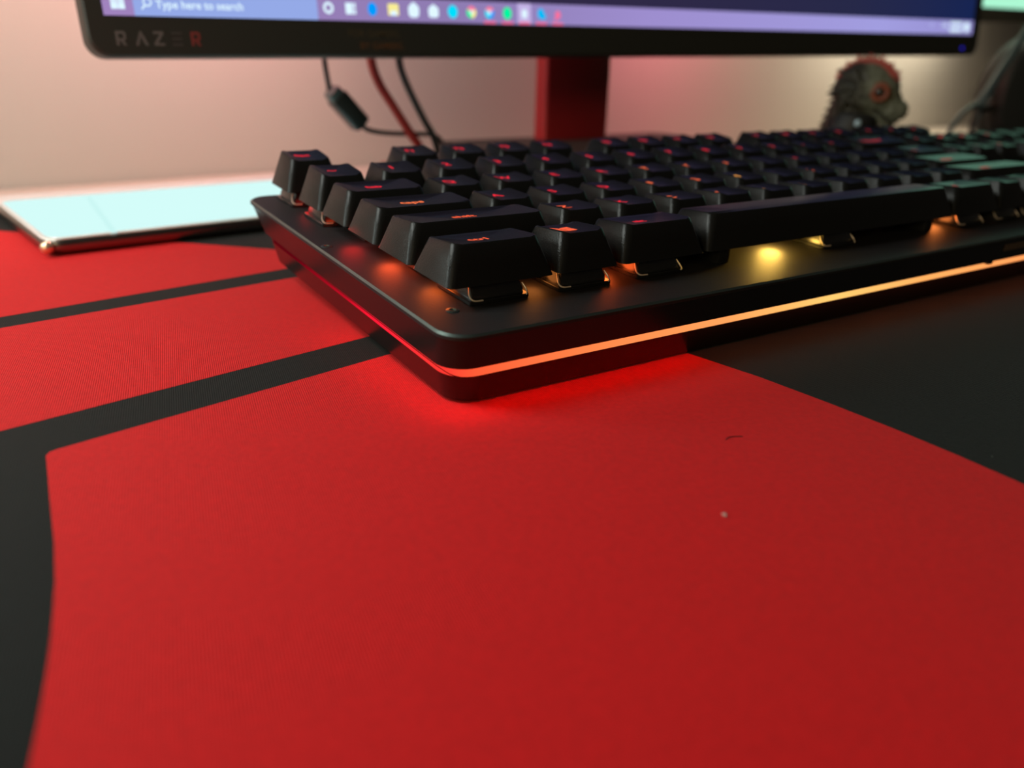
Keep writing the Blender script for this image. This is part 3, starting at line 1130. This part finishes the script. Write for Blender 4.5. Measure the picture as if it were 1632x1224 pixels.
# crest of red spikes over the head, dark spikes down the neck
def spike(p, d, ln, rb, ma, name):
    b = bmesh.new()
    p = Vector(p)
    d = Vector(d).normalized()
    tube(b, [p - d * 1.5, p + d * ln * .45, p + d * ln], [rb, rb * .62, .12], 7)
    finish(b, name, ma, liz, smooth=60)
for k in range(15):
    a = math.radians(22 + k * 9.6)
    for sgn in (-1, 1):
        off = 4.0 if 1 <= k <= 8 else 2.4
        p = HC + Vector((math.cos(a) * 16.6 + 0.8, sgn * off, math.sin(a) * 15.8))
        spike(p, (math.cos(a) - .15, sgn * .25, math.sin(a)), 3.6 + (k % 2) * 1.3, 2.5, M['lizard_red'], 'crest_spike')
for k in range(9):
    a = math.radians(176 + k * 9)
    p = HC + Vector((math.cos(a) * 16.8, 0, math.sin(a) * 17))
    if k > 3:
        p = HC + Vector((-17.0 - (k - 4) * .9, 0, -7.5 - (k - 4) * 4.2))
    spike(p, (-1, 0, -.1), 3.0, 1.5, M['lizard_dark'], 'neck_spike')
for sgn in (-1, 1):
    # long dark plumes lying along the back of the head
    for k in range(9):
        a0 = math.radians(100 + k * 15)
        r0 = 5.5 + (k % 3) * 2.2
        st = HC + Vector((-1.5 + r0 * math.cos(a0), sgn * 13.2, -1 + r0 * math.sin(a0)))
        dr = Vector((math.cos(a0 + .35), -sgn * .42, math.sin(a0 + .35)))
        b = bmesh.new()
        tube(b, [st - dr * 3, st + dr * 1.5, st + dr * 5.5, st + dr * 9.5], [.5, 1.7, 1.5, .15], 8)
        bmesh.ops.rotate(b, cent=st, matrix=Matrix.Identity(3), verts=b.verts)
        finish(b, 'plume', M['lizard_dark'] if k % 2 else M['lizard'], liz, smooth=70)
    b = bmesh.new()
    ec = HC + Vector((9.2, sgn * 11.4, -0.8))
    pts = [ec + Vector((4.0 * math.cos(t), sgn * (0.4 - .1 * math.cos(t)), 4.0 * math.sin(t))) for t in [2 * PI * k / 20 for k in range(21)]]
    tube(b, pts, 1.75, 8)
    finish(b, 'eye_ring', M['eye_ring'], liz, smooth=80)
    b = bmesh.new()
    bmesh.ops.create_uvsphere(b, u_segments=18, v_segments=12, radius=3.3)
    bmesh.ops.scale(b, vec=(1, .7, 1), verts=b.verts)
    bmesh.ops.translate(b, vec=ec, verts=b.verts)
    finish(b, 'eye', M['eye'], liz, smooth=80)
    # mouth line
    b = bmesh.new()
    tube(b, spline([HC + Vector((-4, sgn * 10.8, -6.6)), HC + Vector((4, sgn * 9.5, -8.4)), HC + Vector((11, sgn * 7.6, -13.2)), HC + Vector((16, sgn * 5.8, -16.6)), HC + Vector((21.5, sgn * 3.6, -17.2))], 5),
         1.15, 8)
    finish(b, 'mouth_line', M['lizard_dark'], liz, smooth=80)
b = bmesh.new()
loft(b, [[(HC.x + ox + rx * math.cos(2 * PI * k / 32), ry * math.sin(2 * PI * k / 32), z + dz * math.cos(2 * PI * k / 32)) for k in range(32)]
         for ox, rx, ry, z, dz in ((-7, 15, 15.5, 21, 0), (-6.5, 15.8, 15.8, 27, 0), (-4.5, 15.6, 15.2, 33, 0), (-2.6, 15.0, 14.2, 39, -1.0), (-2.0, 13.6, 13.0, 41.2, -1.6), (-2.4, 10.5, 10.5, 41.6, -1.5))])
finish(b, 'collar', M['collar'], liz, smooth=60)
b = bmesh.new()
bmesh.ops.create_uvsphere(b, u_segments=14, v_segments=10, radius=2.0)
bmesh.ops.translate(b, vec=(HC.x + 0.2, -15.2, 35.8), verts=b.verts)
finish(b, 'collar_gem', M['gem'], liz, smooth=80)

# ================================================================== headset at the right edge
hs = empty('headset', (672, 232, -3))
tag(hs, 'dark headset with a slanted grey tube, standing at the right edge behind the keyboard', 'headset')
def rel(p):
    return (p[0] - 672, p[1] - 232, p[2] + 3)
b = bmesh.new()
tube(b, [rel(p) for p in spline([(604, 231, 38), (620, 231, 57), (647, 231, 90), (672, 231, 121), (694, 233, 142), (722, 234, 152), (752, 234, 144), (774, 234, 120), (784, 234, 95)], 6)], 3.2, 12)
finish(b, 'headband_tube', M['headset_tube'], hs, smooth=80)
b = bmesh.new()
tube(b, [rel(p) for p in spline([(606, 231, 40), (597, 231, 39), (585, 231, 34), (574, 231, 24), (570, 231, 12), (574, 231, 3), (590, 233, 0.0)], 6)], 2.0, 10)
finish(b, 'cord_loop', M['headset_tube'], hs, smooth=80)
b = bmesh.new()
tube(b, [rel(p) for p in spline([(604, 231, 39), (603, 231, 28), (602, 231, 14), (602, 231, 0.5)], 5)], 1.9, 10)
finish(b, 'support_leg', M['headset'], hs, smooth=80)
b = bmesh.new()
tube(b, [rel(p) for p in spline([(607, 231, 40), (618, 233, 36), (632, 236, 37), (650, 240, 42), (664, 240, 46)], 5)], 2.6, 10)
finish(b, 'yoke', M['headset'], hs, smooth=80)
b = bmesh.new()
tube(b, [rel(p) for p in spline([(614, 236, 42), (628, 238, 50), (642, 238, 60), (630, 237, 44), (618, 236, 30), (622, 236, 14), (634, 236, 0.5)], 5)], 0.8, 8)
finish(b, 'thin_wire', M['headset_tube'], hs, smooth=80)
def cup(cx, cy, cz, rx, rz, th, ang, name):
    b = bmesh.new()
    ca_, sa_ = math.cos(ang), math.sin(ang)
    rings = []
    for s_, y_ in ((.72, -th), (.93, -th * .88), (1.0, -th * .5), (1.0, 0), (.96, th * .1), (1.02, th * .2), (1.0, th * .7), (.7, th * .9)):
        rg = []
        for k in range(32):
            a = 2 * PI * k / 32
            x, z = rx * s_ * math.cos(a), rz * s_ * math.sin(a)
            rg.append(rel((cx + x * ca_ - y_ * sa_, cy + x * sa_ + y_ * ca_, cz + z)))
        rings.append(rg)
    loft(b, rings)
    return finish(b, name, M['headset'], hs, smooth=50)
cup(678, 226, 46, 44, 49, 20, math.radians(-25), 'ear_cup')
cup(762, 240, 46, 44, 49, 20, math.radians(25), 'ear_cup')

# ================================================================== second monitor at the top right corner
m2 = empty('second_monitor', (860, 318, -3))
m2.rotation_euler.z = math.radians(-14)
tag(m2, 'second monitor with a pale green screen, cut off by the top right corner', 'monitor')
bm = bmesh.new()
ring = lambda i, y: [(x, y, z) for x, z in rrect(-160 + i, 400 - i, 112 + i, 440 - i, 5, 5)]
loft(bm, [ring(.6, 0), ring(0, 1), ring(0, 12), ring(8, 18)])
finish(bm, 'panel_housing', M['bezel'], m2, smooth=35)
b = bmesh.new()
slab(b, -152, 392, -.4, 0.2, 125, 432, r=.02, ch=0)
finish(b, 'screen', emitm('mint_screen', (0.42, 0.95, 0.66), 1.0), m2, smooth=0)
b = bmesh.new()
slab(b, 90, 150, 18, 40, 6, 260, r=4, ch=1)
finish(b, 'column', M['bezel'], m2)
b = bmesh.new()
slab(b, 20, 220, -60, 55, .05, 6, r=12, ch=1)
finish(b, 'stand_base', M['bezel'], m2)
